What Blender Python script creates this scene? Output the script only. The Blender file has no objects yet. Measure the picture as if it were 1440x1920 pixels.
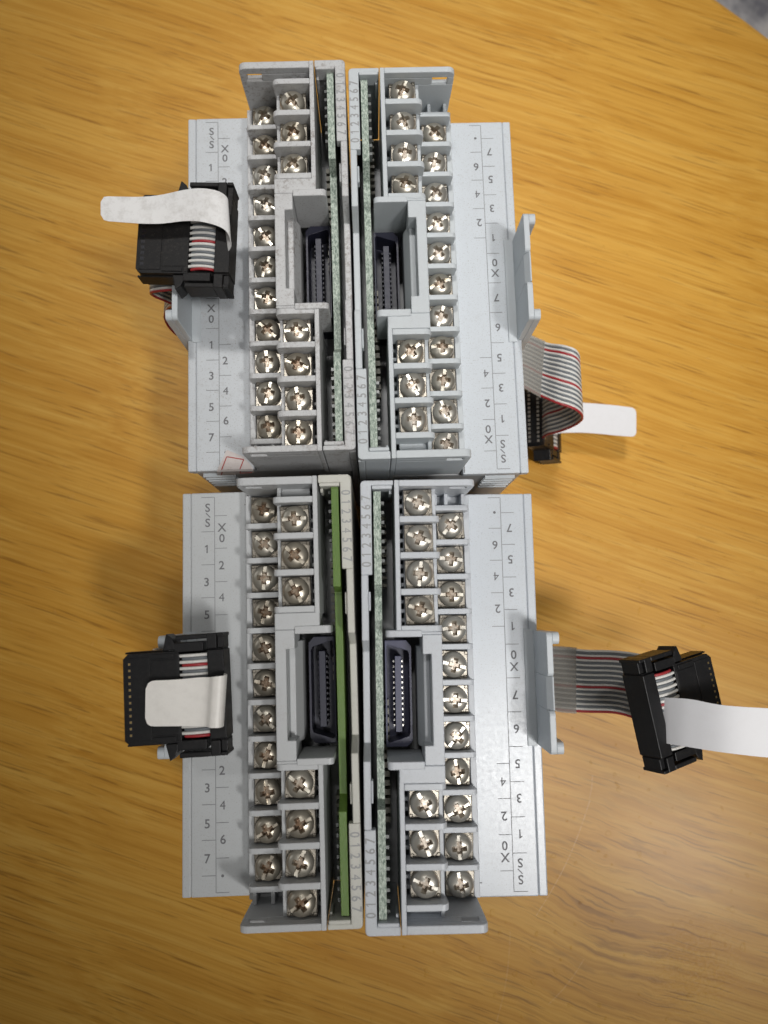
import bpy, bmesh, math, random
from mathutils import Vector, Matrix, Euler

# ------------------------------------------------------------------ scene, camera, light
scene = bpy.context.scene
C = scene.collection
S = 0.001                                   # everything below is written in millimetres
rnd = random.Random(7)

cam_data = bpy.data.cameras.new("camera")
cam = bpy.data.objects.new("camera", cam_data)
C.objects.link(cam)
cam.location = (0.0, -25.33 * S, 245.70 * S)
cam.rotation_euler = (0.131292, -0.011926, 0.0)
cam_data.sensor_fit = 'HORIZONTAL'
cam_data.sensor_width = 36.0
cam_data.lens = 36.0 * 1439.26 / 1440.0
cam_data.clip_start = 0.005
cam_data.clip_end = 50.0
cam_data.dof.use_dof = True
cam_data.dof.focus_distance = 0.172
cam_data.dof.aperture_fstop = 26.0
scene.camera = cam

world = bpy.data.worlds.new("World")
scene.world = world
world.use_nodes = True
bg = world.node_tree.nodes["Background"]
bg.inputs["Color"].default_value = (1.0, 0.96, 0.90, 1)
bg.inputs["Strength"].default_value = 0.125

def lamp(name, kind, loc, target, energy, color, size, **kw):
    l = bpy.data.lights.new(name, kind)
    l.energy = energy
    l.color = color
    if kind == 'AREA':
        l.shape = 'RECTANGLE'
        l.size, l.size_y = size
    else:
        l.shadow_soft_size = size
    for k, v in kw.items():
        setattr(l, k, v)
    o = bpy.data.objects.new(name, l)
    C.objects.link(o)
    o.location = loc
    d = Vector(target) - Vector(loc)
    o.rotation_euler = d.to_track_quat('-Z', 'Y').to_euler()
    return o

# twin ceiling lamps to the south-east of the camera: sheen on the lower right, shadows to the north-west
lamp("ceiling_spot", 'SPOT', (0.36, -0.42, 1.92), (0.060, 0.016, 0.0), 52.0, (1.0, 0.98, 0.955), 0.13,
     spot_size=math.radians(12.8), spot_blend=1.0)
lamp("ceiling_spot", 'SPOT', (0.80, -0.62, 1.86), (0.056, 0.018, 0.0), 92.0, (1.0, 0.98, 0.955), 0.13,
     spot_size=math.radians(12.0), spot_blend=1.0)
# lamp to the north: keeps the upper half of the table bright
lamp("ceiling_spot_north", 'SPOT', (-0.10, 0.72, 1.90), (0.022, 0.186, 0.0), 108.0, (1.0, 0.98, 0.95), 0.13,
     spot_size=math.radians(14.2), spot_blend=1.0)
# added soft fill from the far left, no window known there
lamp("left_fill_light", 'AREA', (-2.6, 1.3, 1.25), (0.0, 0.0, 0.0), 5.0, (0.97, 0.99, 1.0), (1.8, 1.2))

scene.view_settings.view_transform = 'Standard'
scene.view_settings.look = 'None'
scene.view_settings.exposure = -0.08
scene.view_settings.gamma = 1.0
scene.cycles.max_bounces = 8

# ------------------------------------------------------------------ materials
def nodes_of(name):
    m = bpy.data.materials.new(name)
    m.use_nodes = True
    nt = m.node_tree
    return m, nt, nt.nodes["Principled BSDF"]

def N(nt, typ, **kw):
    n = nt.nodes.new(typ)
    for k, v in kw.items():
        if k in n.inputs.keys() and not hasattr(n, k):
            n.inputs[k].default_value = v
        else:
            setattr(n, k, v)
    return n

def mm_coords(nt, jitter=True):
    """object coordinates in millimetres, shifted at random per object when jitter is on"""
    tc = nt.nodes.new('ShaderNodeTexCoord')
    sc = nt.nodes.new('ShaderNodeVectorMath'); sc.operation = 'SCALE'
    sc.inputs['Scale'].default_value = 1000.0
    nt.links.new(tc.outputs['Object'], sc.inputs[0])
    if not jitter:
        return sc.outputs[0]
    oi = nt.nodes.new('ShaderNodeObjectInfo')
    mu = nt.nodes.new('ShaderNodeMath'); mu.operation = 'MULTIPLY'; mu.inputs[1].default_value = 411.0
    nt.links.new(oi.outputs['Random'], mu.inputs[0])
    ad = nt.nodes.new('ShaderNodeVectorMath'); ad.operation = 'ADD'
    nt.links.new(sc.outputs[0], ad.inputs[0]); nt.links.new(mu.outputs[0], ad.inputs[1])
    return ad.outputs[0]

def noise(nt, co, scale, detail=3.0, rough=0.55, dist=0.0):
    n = nt.nodes.new('ShaderNodeTexNoise')
    n.inputs['Scale'].default_value = scale
    n.inputs['Detail'].default_value = detail
    n.inputs['Roughness'].default_value = rough
    n.inputs['Distortion'].default_value = dist
    nt.links.new(co, n.inputs['Vector'])
    return n.outputs['Fac']

def ramp(nt, fac, stops, interp='LINEAR'):
    r = nt.nodes.new('ShaderNodeValToRGB')
    r.color_ramp.interpolation = interp
    els = r.color_ramp.elements
    while len(els) < len(stops):
        els.new(0.5)
    for e, (p, c) in zip(els, stops):
        e.position = p
        e.color = (c, c, c, 1) if isinstance(c, (int, float)) else (*c, 1)
    nt.links.new(fac, r.inputs['Fac'])
    return r.outputs['Color']

def mix(nt, fac, a, b, mode='MIX'):
    n = nt.nodes.new('ShaderNodeMix'); n.data_type = 'RGBA'; n.blend_type = mode
    for sock, v in ((n.inputs[0], fac), (n.inputs[6], a), (n.inputs[7], b)):
        if isinstance(v, (int, float)):
            sock.default_value = v
        elif isinstance(v, tuple):
            sock.default_value = (*v, 1)
        else:
            nt.links.new(v, sock)
    return n.outputs[2]

def math_n(nt, op, a, b=None, c=None):
    n = nt.nodes.new('ShaderNodeMath'); n.operation = op
    for i, v in enumerate((a, b, c)):
        if v is None:
            continue
        if isinstance(v, (int, float)):
            n.inputs[i].default_value = v
        else:
            nt.links.new(v, n.inputs[i])
    return n.outputs[0]

def bump(nt, p, height, strength, dist=0.0001):
    b = nt.nodes.new('ShaderNodeBump')
    b.inputs['Strength'].default_value = strength
    b.inputs['Distance'].default_value = dist
    nt.links.new(height, b.inputs['Height'])
    nt.links.new(b.outputs['Normal'], p.inputs['Normal'])

def plastic(name, base, rough=0.42, speck=0.25, dust=0.15, dust_col=(0.30, 0.27, 0.24), spec=0.45):
    m, nt, p = nodes_of(name)
    co = mm_coords(nt)
    a = noise(nt, co, 3.0, 3.0, 0.6)
    specks = ramp(nt, a, [(0.58, 0.0), (0.68, 1.0)])
    big = noise(nt, co, 0.16, 4.0)
    blot = ramp(nt, big, [(0.42, 0.0), (0.72, 1.0)])
    fine = noise(nt, co, 1.1, 5.0, 0.7)
    smear = ramp(nt, fine, [(0.48, 0.0), (0.75, 1.0)])
    d1 = math_n(nt, 'MULTIPLY', blot, smear)
    d1 = math_n(nt, 'MULTIPLY', d1, dust * 2.2)
    d2 = math_n(nt, 'MULTIPLY', specks, speck)
    d = math_n(nt, 'ADD', d1, d2)
    d = math_n(nt, 'MINIMUM', d, 0.9)
    tone = mix(nt, 0.5, base, tuple(min(1, c * 0.9) for c in base))
    col = mix(nt, d, mix(nt, big, base, tone), dust_col)
    nt.links.new(col, p.inputs['Base Color'])
    r = math_n(nt, 'MULTIPLY_ADD', fine, 0.25, rough - 0.12)
    nt.links.new(r, p.inputs['Roughness'])
    p.inputs['Specular IOR Level'].default_value = spec
    h = noise(nt, co, 5.0, 2.0)
    bump(nt, p, h, 0.12, 0.00006)
    return m

def flat(name, col, rough=0.5, metal=0.0, spec=0.5):
    m, nt, p = nodes_of(name)
    co = mm_coords(nt)
    f = noise(nt, co, 1.6, 4.0, 0.65)
    c = mix(nt, f, tuple(x * 0.8 for x in col), tuple(min(1, x * 1.18) for x in col))
    nt.links.new(c, p.inputs['Base Color'])
    p.inputs['Roughness'].default_value = rough
    p.inputs['Metallic'].default_value = metal
    p.inputs['Specular IOR Level'].default_value = spec
    return m

M = {}
M['grey_a'] = plastic('grey_plastic_grimy', (0.57, 0.575, 0.58), speck=0.42, dust=0.75, dust_col=(0.22, 0.185, 0.165))
M['grey_b'] = plastic('grey_plastic_clean', (0.58, 0.62, 0.645), speck=0.12, dust=0.10)
M['grey_c'] = plastic('grey_plastic_plain', (0.53, 0.545, 0.555), speck=0.16, dust=0.16)
M['grey_d'] = plastic('grey_plastic_speckled', (0.58, 0.61, 0.65), rough=0.36, speck=0.20, dust=0.14)
M['panel_a'] = plastic('label_panel_plastic_dusty', (0.60, 0.63, 0.66), speck=0.55, dust=0.18)
M['panel_b'] = plastic('label_panel_plastic_pale', (0.60, 0.64, 0.68), speck=0.50, dust=0.10)
M['panel_c'] = plastic('label_panel_plastic_plain', (0.54, 0.56, 0.57), speck=0.36, dust=0.08)
M['panel_d'] = plastic('label_panel_plastic_glossy', (0.57, 0.61, 0.655), rough=0.30, speck=0.36, dust=0.10, spec=0.75)
M['rail_c'] = plastic('rail_plastic_cream', (0.59, 0.585, 0.53), speck=0.16, dust=0.16)
M['flap'] = plastic('flap_plastic', (0.58, 0.62, 0.65), speck=0.10, dust=0.05)
M['body'] = plastic('housing_plastic', (0.40, 0.41, 0.42), speck=0.15, dust=0.25)
M['inner'] = flat('dark_interior_plastic', (0.035, 0.035, 0.04), 0.6)
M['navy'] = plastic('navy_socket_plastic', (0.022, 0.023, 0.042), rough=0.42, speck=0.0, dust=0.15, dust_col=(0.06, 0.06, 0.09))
M['navy_glare'] = plastic('navy_socket_plastic_glare', (0.075, 0.078, 0.135), rough=0.35, speck=0.0, dust=0.2, dust_col=(0.13, 0.13, 0.19))  # navy socket plastic, lightened to paint in the glare on it
M['socket_dark'] = flat('socket_cavity_plastic', (0.008, 0.008, 0.014), 0.4)
M['black'] = plastic('black_plug_plastic', (0.009, 0.009, 0.010), rough=0.42, speck=0.10, dust=0.10, dust_col=(0.10, 0.09, 0.08), spec=0.3)
M['black_dusty'] = plastic('black_plug_plastic_dusty', (0.013, 0.0125, 0.013), rough=0.5, speck=0.35, dust=0.30, dust_col=(0.07, 0.062, 0.055), spec=0.25)
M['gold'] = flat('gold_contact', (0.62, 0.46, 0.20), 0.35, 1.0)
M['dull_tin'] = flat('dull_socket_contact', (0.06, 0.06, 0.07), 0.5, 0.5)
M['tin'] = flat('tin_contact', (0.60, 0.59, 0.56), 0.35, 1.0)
M['wire_white'] = flat('wire_insulation_white', (0.72, 0.71, 0.68), 0.45)
M['wire_grey'] = flat('wire_insulation_grey', (0.150, 0.165, 0.180), 0.42)
M['wire_red'] = flat('wire_insulation_red', (0.36, 0.028, 0.035), 0.42)
M['ink'] = flat('grey_printing_ink', (0.16, 0.16, 0.17), 0.6)
M['ink_line'] = flat('fine_printing_ink', (0.25, 0.255, 0.27), 0.6)
M['rail_digit_shade'] = flat('moulded_digit_shade', (0.34, 0.345, 0.35), 0.6)  # shade in the moulded digits, painted as flat grey glyphs
M['ink_red'] = flat('red_printing_ink', (0.40, 0.06, 0.05), 0.6)
M['paper'] = plastic('torn_paper', (0.66, 0.60, 0.58), rough=0.7, speck=0.05, dust=0.3, dust_col=(0.4, 0.28, 0.24))
M['led'] = flat('clear_led_body', (0.17, 0.18, 0.175), 0.3)
M['chip'] = flat('pale_component', (0.20, 0.19, 0.155), 0.5)

def tab_material(name, base, stain):
    m, nt, p = nodes_of(name)
    co = mm_coords(nt)
    f = noise(nt, co, 0.5, 6.0, 0.7)
    g = noise(nt, co, 2.5, 3.0)
    s = math_n(nt, 'MULTIPLY', ramp(nt, f, [(0.45, 0.0), (0.7, 1.0)]), stain)
    s = math_n(nt, 'ADD', s, math_n(nt, 'MULTIPLY', ramp(nt, g, [(0.64, 0.0), (0.74, 1.0)]), stain * 0.7))
    col = mix(nt, s, base, (0.36, 0.33, 0.29))
    nt.links.new(col, p.inputs['Base Color'])
    p.inputs['Roughness'].default_value = 0.4
    return m
M['tab'] = tab_material('white_pull_tab_film', (0.70, 0.70, 0.72), 0.06)
M['tab_dirty'] = tab_material('white_pull_tab_film_scuffed', (0.86, 0.855, 0.85), 0.36)
M['tab_cream'] = tab_material('off_white_pull_tab_film', (0.86, 0.835, 0.79), 0.12)

def tape_material():
    m, nt, p = nodes_of('translucent_cable_tape')
    p.inputs['Base Color'].default_value = (0.40, 0.385, 0.35, 1)
    p.inputs['Roughness'].default_value = 0.35
    p.inputs['Alpha'].default_value = 0.38
    return m
M['tape'] = tape_material()

def pcb_material(name, c0, c1, c2, contrast):
    m, nt, p = nodes_of(name)
    co = mm_coords(nt)
    mp = nt.nodes.new('ShaderNodeMapping')
    mp.inputs['Scale'].default_value = (1.3, 0.62, 1.0)
    mp.inputs['Rotation'].default_value = (0.0, 0.0, 0.5)
    nt.links.new(co, mp.inputs['Vector'])
    f = noise(nt, mp.outputs[0], 2.0, 4.0, 0.65, 0.6)
    g = noise(nt, co, 0.12, 2.0)
    mid = mix(nt, g, c0, c1)
    t = ramp(nt, f, [(0.5 - contrast, 0.0), (0.5 + contrast, 1.0)])
    col = mix(nt, t, mid, c2)
    nt.links.new(col, p.inputs['Base Color'])
    p.inputs['Roughness'].default_value = 0.45
    bump(nt, p, f, 0.5, 0.0002)
    return m
M['pcb_raw'] = pcb_material('fibrous_board_edge', (0.10, 0.155, 0.12), (0.22, 0.285, 0.23), (0.56, 0.63, 0.55), 0.11)
M['pcb_green'] = pcb_material('yellow_green_board_edge', (0.062, 0.155, 0.024), (0.105, 0.205, 0.026), (0.13, 0.21, 0.034), 0.35)

def screw_material(name, rust, tint):
    m, nt, p = nodes_of(name)
    co = mm_coords(nt, jitter=False)
    coj = mm_coords(nt)
    sep = nt.nodes.new('ShaderNodeSeparateXYZ'); nt.links.new(co, sep.inputs[0])
    r2 = math_n(nt, 'SQRT', math_n(nt, 'ADD', math_n(nt, 'MULTIPLY', sep.outputs[0], sep.outputs[0]),
                                   math_n(nt, 'MULTIPLY', sep.outputs[1], sep.outputs[1])))
    deep = ramp(nt, math_n(nt, 'MULTIPLY_ADD', sep.outputs[2], -0.5, 0.95), [(0.0, 0.0), (0.35, 1.0)])
    core = ramp(nt, math_n(nt, 'MULTIPLY', r2, 0.4), [(0.52, 1.0), (0.75, 0.0)])
    f = noise(nt, coj, 1.3, 5.0, 0.7)
    patch = ramp(nt, f, [(0.36, 0.45), (0.60, 1.0)])
    k = math_n(nt, 'MULTIPLY', math_n(nt, 'MULTIPLY', deep, core), patch)
    spots = ramp(nt, noise(nt, coj, 2.6, 4.0, 0.7), [(0.60, 0.0), (0.72, 0.6)])
    k = math_n(nt, 'ADD', k, math_n(nt, 'MULTIPLY', spots, rust * 0.5))
    k = math_n(nt, 'MINIMUM', math_n(nt, 'MULTIPLY', k, 0.62 + rust * 0.6), 1.0)
    col = mix(nt, k, tint, (0.16, 0.09, 0.045))
    nt.links.new(col, p.inputs['Base Color'])
    nt.links.new(math_n(nt, 'MULTIPLY_ADD', k, -0.5, 0.84), p.inputs['Metallic'])
    nt.links.new(math_n(nt, 'MULTIPLY_ADD', f, 0.22, 0.23), p.inputs['Roughness'])
    return m
M['screw_clean'] = screw_material('nickel_screw', 0.15, (0.64, 0.61, 0.545))
M['screw_worn'] = screw_material('worn_nickel_screw', 0.40, (0.56, 0.525, 0.45))
M['screw_rust'] = screw_material('rust_flecked_screw', 0.75, (0.50, 0.455, 0.375))

M['washer'] = screw_material('dull_nickel_washer', 0.6, (0.29, 0.265, 0.225))

def wood():
    m, nt, p = nodes_of('varnished_wood')
    co = mm_coords(nt, jitter=False)
    # knots bend the grain around them
    def knot(cx, cy, rad, amp, co):
        sub = nt.nodes.new('ShaderNodeVectorMath'); sub.operation = 'SUBTRACT'
        nt.links.new(co, sub.inputs[0]); sub.inputs[1].default_value = (cx, cy, 0)
        ln = nt.nodes.new('ShaderNodeVectorMath'); ln.operation = 'LENGTH'
        nt.links.new(sub.outputs[0], ln.inputs[0])
        g = math_n(nt, 'POWER', 2.718, math_n(nt, 'MULTIPLY', math_n(nt, 'POWER', math_n(nt, 'DIVIDE', ln.outputs['Value'], rad), 2.0), -1.0))
        return g
    g1 = knot(72, -126, 17, 1, co)
    g2 = knot(97, -129, 13, 1, co)
    g3 = knot(70, -118, 42, 1, co)
    mp = nt.nodes.new('ShaderNodeMapping'); mp.vector_type = 'POINT'
    mp.inputs['Rotation'].default_value = (0, 0, math.radians(18.5))
    nt.links.new(co, mp.inputs['Vector'])
    # slow waviness of the grain
    wv = nt.nodes.new('ShaderNodeTexNoise'); wv.inputs['Scale'].default_value = 0.010; wv.inputs['Detail'].default_value = 2.0
    nt.links.new(mp.outputs[0], wv.inputs['Vector'])
    sub = nt.nodes.new('ShaderNodeVectorMath'); sub.operation = 'SUBTRACT'; sub.inputs[1].default_value = (0.5, 0.5, 0.5)
    nt.links.new(wv.outputs['Color'], sub.inputs[0])
    sc = nt.nodes.new('ShaderNodeVectorMath'); sc.operation = 'SCALE'; sc.inputs['Scale'].default_value = 7.0
    nt.links.new(sub.outputs[0], sc.inputs[0])
    ad = nt.nodes.new('ShaderNodeVectorMath'); ad.operation = 'ADD'
    nt.links.new(mp.outputs[0], ad.inputs[0]); nt.links.new(sc.outputs[0], ad.inputs[1])
    # extra shift across the grain at the knots
    cx = nt.nodes.new('ShaderNodeCombineXYZ')
    wig = noise(nt, co, 0.055, 3.0, 0.6)
    sh = math_n(nt, 'ADD', math_n(nt, 'MULTIPLY', g1, 3.5), math_n(nt, 'MULTIPLY', math_n(nt, 'MULTIPLY', g3, math_n(nt, 'SUBTRACT', wig, 0.5)), 5.5))
    nt.links.new(sh, cx.inputs[1])
    ad2 = nt.nodes.new('ShaderNodeVectorMath'); ad2.operation = 'ADD'
    nt.links.new(ad.outputs[0], ad2.inputs[0]); nt.links.new(cx.outputs[0], ad2.inputs[1])
    G = ad2.outputs[0]
    def stretched(sx, sy, scale, detail, rough=0.55):
        q = nt.nodes.new('ShaderNodeMapping'); q.inputs['Scale'].default_value = (sx, sy, 1)
        nt.links.new(G, q.inputs['Vector'])
        return noise(nt, q.outputs[0], scale, detail, rough)
    broad = stretched(0.005, 0.040, 1.0, 3.0)
    mid = stretched(0.0055, 0.42, 1.0, 6.0, 0.70)
    fine = stretched(0.011, 2.1, 1.0, 3.0, 0.6)
    pore = stretched(0.042, 1.7, 1.0, 2.0, 0.5)
    col = mix(nt, ramp(nt, broad, [(0.34, 0.0), (0.66, 1.0)]), (0.55, 0.270, 0.034), (0.63, 0.335, 0.052))
    col = mix(nt, ramp(nt, mid, [(0.48, 0.0), (0.66, 0.6)]), col, (0.70, 0.420, 0.090))
    col = mix(nt, ramp(nt, mid, [(0.30, 0.60), (0.47, 0.0)]), col, (0.44, 0.190, 0.012))
    col = mix(nt, ramp(nt, fine, [(0.34, 0.50), (0.52, 0.0)]), col, (0.43, 0.185, 0.012))
    dark = ramp(nt, pore, [(0.32, 0.60), (0.39, 0.0)])
    col = mix(nt, dark, col, (0.21, 0.085, 0.008))
    # knot figure
    kn = math_n(nt, 'MULTIPLY', g1, 0.40)
    kn = math_n(nt, 'MULTIPLY', kn, ramp(nt, mid, [(0.36, 1.0), (0.56, 0.15)]))
    col = mix(nt, kn, col, (0.20, 0.09, 0.025))
    kp = math_n(nt, 'MULTIPLY', g3, ramp(nt, stretched(0.06, 0.42, 1.0, 3.0), [(0.34, 0.5), (0.46, 0.0)]))
    col = mix(nt, kp, col, (0.22, 0.10, 0.022))
    # scratches in the varnish
    def scratch(x0, y0, x1, y1, w, col, amt):
        L = math.hypot(x1 - x0, y1 - y0); ang = math.atan2(y1 - y0, x1 - x0)
        q = nt.nodes.new('ShaderNodeMapping'); q.vector_type = 'TEXTURE'
        q.inputs['Location'].default_value = (x0, y0, 0); q.inputs['Rotation'].default_value = (0, 0, ang)
        nt.links.new(co, q.inputs['Vector'])
        s = nt.nodes.new('ShaderNodeSeparateXYZ'); nt.links.new(q.outputs[0], s.inputs[0])
        bend = math_n(nt, 'MULTIPLY', math_n(nt, 'SINE', math_n(nt, 'MULTIPLY', s.outputs[0], 3.14159 / L)), L * 0.04)
        dy = math_n(nt, 'ABSOLUTE', math_n(nt, 'SUBTRACT', s.outputs[1], bend))
        a = math_n(nt, 'LESS_THAN', dy, w)
        b = math_n(nt, 'MULTIPLY', math_n(nt, 'GREATER_THAN', s.outputs[0], 0.0), math_n(nt, 'LESS_THAN', s.outputs[0], L))
        brk = ramp(nt, noise(nt, co, 1.2, 2.0), [(0.40, 0.2), (0.55, 1.0)])
        f = math_n(nt, 'MULTIPLY', math_n(nt, 'MULTIPLY', a, b), math_n(nt, 'MULTIPLY', brk, amt))
        return mix(nt, f, col, (0.72, 0.50, 0.26))
    col = scratch(66.5, -82.5, 49.0, -116.0, 0.10, col, 0.7)
    col = scratch(67.5, -75.0, 66.3, -82.0, 0.12, col, 0.5)
    col = scratch(63.0, -128.5, 52.0, -141.0, 0.10, col, 0.45)
    col = scratch(41.0, -120.5, 36.0, -147.0, 0.10, col, 0.35)
    nt.links.new(col, p.inputs['Base Color'])
    # lumps and pits in the varnish
    lump = noise(nt, co, 0.28, 3.0, 0.55)
    grit = noise(nt, co, 1.15, 2.0, 0.5)
    rough_patch = math_n(nt, 'MULTIPLY', g2, ramp(nt, grit, [(0.45, 0.0), (0.7, 1.0)]))
    dots = ramp(nt, noise(nt, co, 0.30, 1.0), [(0.70, 0.0), (0.73, 1.0)])
    h = math_n(nt, 'ADD', math_n(nt, 'MULTIPLY', lump, 0.16), math_n(nt, 'MULTIPLY', rough_patch, 0.9))
    h = math_n(nt, 'ADD', h, math_n(nt, 'MULTIPLY', fine, 0.22))
    h = math_n(nt, 'ADD', h, math_n(nt, 'MULTIPLY', dots, 0.9))
    bump(nt, p, h, 0.42, 0.00035)
    p.inputs['Roughness'].default_value = 0.42
    p.inputs['Specular IOR Level'].default_value = 0.2
    p.inputs['Coat Weight'].default_value = 0.17
    p.inputs['Coat Roughness'].default_value = 0.26
    return m
M['wood'] = wood()

def floor_material():
    m, nt, p = nodes_of('mottled_grey_floor')
    co = mm_coords(nt, jitter=False)
    mp = nt.nodes.new('ShaderNodeMapping'); mp.inputs['Rotation'].default_value = (0, 0, 0.7); mp.inputs['Scale'].default_value = (0.006, 0.02, 1)
    nt.links.new(co, mp.inputs['Vector'])
    f = noise(nt, mp.outputs[0], 1.0, 4.0)
    col = ramp(nt, f, [(0.30, (0.30, 0.29, 0.28)), (0.70, (0.42, 0.41, 0.40))])
    nt.links.new(col, p.inputs['Base Color'])
    p.inputs['Roughness'].default_value = 0.5
    return m
M['floor'] = floor_material()

# ------------------------------------------------------------------ mesh helpers
class MB:
    def __init__(self):
        self.v, self.f, self.mi = [], [], []
    def add(self, verts, faces, m=0):
        b = len(self.v)
        self.v += [tuple(v) for v in verts]
        self.f += [tuple(b + i for i in f) for f in faces]
        self.mi += [m] * len(faces)
    def box(self, x0, x1, y0, y1, z0, z1, m=0):
        self.add([(x0, y0, z0), (x1, y0, z0), (x1, y1, z0), (x0, y1, z0), (x0, y0, z1), (x1, y0, z1), (x1, y1, z1), (x0, y1, z1)],
                 [(3, 2, 1, 0), (4, 5, 6, 7), (0, 1, 5, 4), (1, 2, 6, 5), (2, 3, 7, 6), (3, 0, 4, 7)], m)
    def prism(self, poly, axis, a0, a1, m=0):
        """convex or concave outline extruded along an axis; poly holds the other two coordinates in cyclic order"""
        n = len(poly)
        def P(p, a):
            return {'x': (a, p[0], p[1]), 'y': (p[1], a, p[0]), 'z': (p[0], p[1], a)}[axis]
        area = sum(poly[i][0] * poly[(i + 1) % n][1] - poly[(i + 1) % n][0] * poly[i][1] for i in range(n))
        if area < 0:
            poly = poly[::-1]
        self.add([P(p, a0) for p in poly] + [P(p, a1) for p in poly],
                 [tuple(range(n - 1, -1, -1)), tuple(range(n, 2 * n))] + [(i, (i + 1) % n, n + (i + 1) % n, n + i) for i in range(n)], m)
    def tube(self, path, r, sides=6, m=0, cap=True):
        path = [Vector(p) for p in path]
        rings = []
        up = Vector((0.03, 0.02, 1.0))
        for i, p in enumerate(path):
            t = (path[min(i + 1, len(path) - 1)] - path[max(i - 1, 0)]).normalized()
            a = t.cross(up)
            if a.length < 1e-3:
                a = t.cross(Vector((0, 1, 0)))
            a.normalize()
            b = t.cross(a)
            if rings and False:
                pass
            rings.append([p + a * (r * math.cos(2 * math.pi * k / sides)) + b * (r * math.sin(2 * math.pi * k / sides)) for k in range(sides)])
        vs = [v for ring in rings for v in ring]
        fs = []
        for i in range(len(rings) - 1):
            for k in range(sides):
                k2 = (k + 1) % sides
                fs.append((i * sides + k, i * sides + k2, (i + 1) * sides + k2, (i + 1) * sides + k))
        if cap:
            fs.append(tuple(range(sides - 1, -1, -1)))
            fs.append(tuple((len(rings) - 1) * sides + k for k in range(sides)))
        self.add(vs, fs, m)
    def lathe(self, prof, seg=32, m=0, c=(0, 0, 0)):
        vs, fs = [], []
        idx = []
        for r, z in prof:
            if r < 1e-6:
                idx.append([len(vs)]); vs.append((c[0], c[1], c[2] + z))
            else:
                idx.append(list(range(len(vs), len(vs) + seg)))
                vs += [(c[0] + r * math.cos(2 * math.pi * k / seg), c[1] + r * math.sin(2 * math.pi * k / seg), c[2] + z) for k in range(seg)]
        for a, b in zip(idx, idx[1:]):
            for k in range(seg):
                k2 = (k + 1) % seg
                if len(a) == 1 and len(b) == 1:
                    continue
                if len(a) == 1:
                    fs.append((a[0], b[k], b[k2]))
                elif len(b) == 1:
                    fs.append((a[k], b[0], a[k2]))
                else:
                    fs.append((a[k], b[k], b[k2], a[k2]))
        self.add(vs, fs, m)
    def sheet(self, rows, th, m=0):
        """a thin film with thickness: rows of points, each row runs across the film"""
        R, K = len(rows), len(rows[0])
        P = [[Vector(p) for p in row] for row in rows]
        top, bot = [], []
        for i in range(R):
            for j in range(K):
                du = P[min(i + 1, R - 1)][j] - P[max(i - 1, 0)][j]
                dv = P[i][min(j + 1, K - 1)] - P[i][max(j - 1, 0)]
                n = du.cross(dv)
                n = n.normalized() if n.length > 1e-9 else Vector((0, 0, 1))
                top.append(P[i][j] + n * th / 2); bot.append(P[i][j] - n * th / 2)
        n = R * K
        fs = []
        for i in range(R - 1):
            for j in range(K - 1):
                a, b, c, d = i * K + j, i * K + j + 1, (i + 1) * K + j + 1, (i + 1) * K + j
                fs.append((a, d, c, b)); fs.append((n + a, n + b, n + c, n + d))
        rim = [j for j in range(K)] + [i * K + K - 1 for i in range(1, R)] + [(R - 1) * K + j for j in range(K - 2, -1, -1)] + [i * K for i in range(R - 2, 0, -1)]
        for a, b in zip(rim, rim[1:] + rim[:1]):
            fs.append((a, b, n + b, n + a))
        self.add(top + bot, fs, m)
    def mesh(self, name, smooth=False):
        me = bpy.data.meshes.new(name)
        me.from_pydata([(x * S, y * S, z * S) for x, y, z in self.v], [], self.f)
        me.polygons.foreach_set('material_index', self.mi)
        bm = bmesh.new(); bm.from_mesh(me)
        bmesh.ops.recalc_face_normals(bm, faces=bm.faces)
        bm.to_mesh(me); bm.free()
        if smooth:
            me.polygons.foreach_set('use_smooth', [True] * len(me.polygons))
            me.set_sharp_from_angle(angle=math.radians(50))
        me.update()
        return me

def put(name, me, mats, parent=None, loc=(0, 0, 0), rot=None, bevel=0.0, seg=2):
    """link a mesh as one object; materials sit on the object so that mesh data can be shared"""
    if not isinstance(mats, (list, tuple)):
        mats = [mats]
    while len(me.materials) < len(mats):
        me.materials.append(None)
    o = bpy.data.objects.new(name, me)
    C.objects.link(o)
    for s, mt in zip(o.material_slots, mats):
        s.link = 'OBJECT'; s.material = mt
    o.parent = parent
    o.location = Vector(loc) * S
    if rot is not None:
        o.rotation_euler = rot
    if bevel:
        b = o.modifiers.new('bevel', 'BEVEL')
        b.width = bevel * S; b.segments = seg; b.limit_method = 'ANGLE'; b.angle_limit = math.radians(35)
        b.use_clamp_overlap = True
    return o

def empty(name, loc=(0, 0, 0), rz=0.0, label=None, cat=None, group=None):
    o = bpy.data.objects.new(name, None)
    C.objects.link(o)
    o.empty_display_size = 0.01
    o.location = Vector(loc) * S
    o.rotation_euler = (0, 0, rz)
    if label: o['label'] = label
    if cat: o['category'] = cat
    if group: o['group'] = group
    return o

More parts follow.
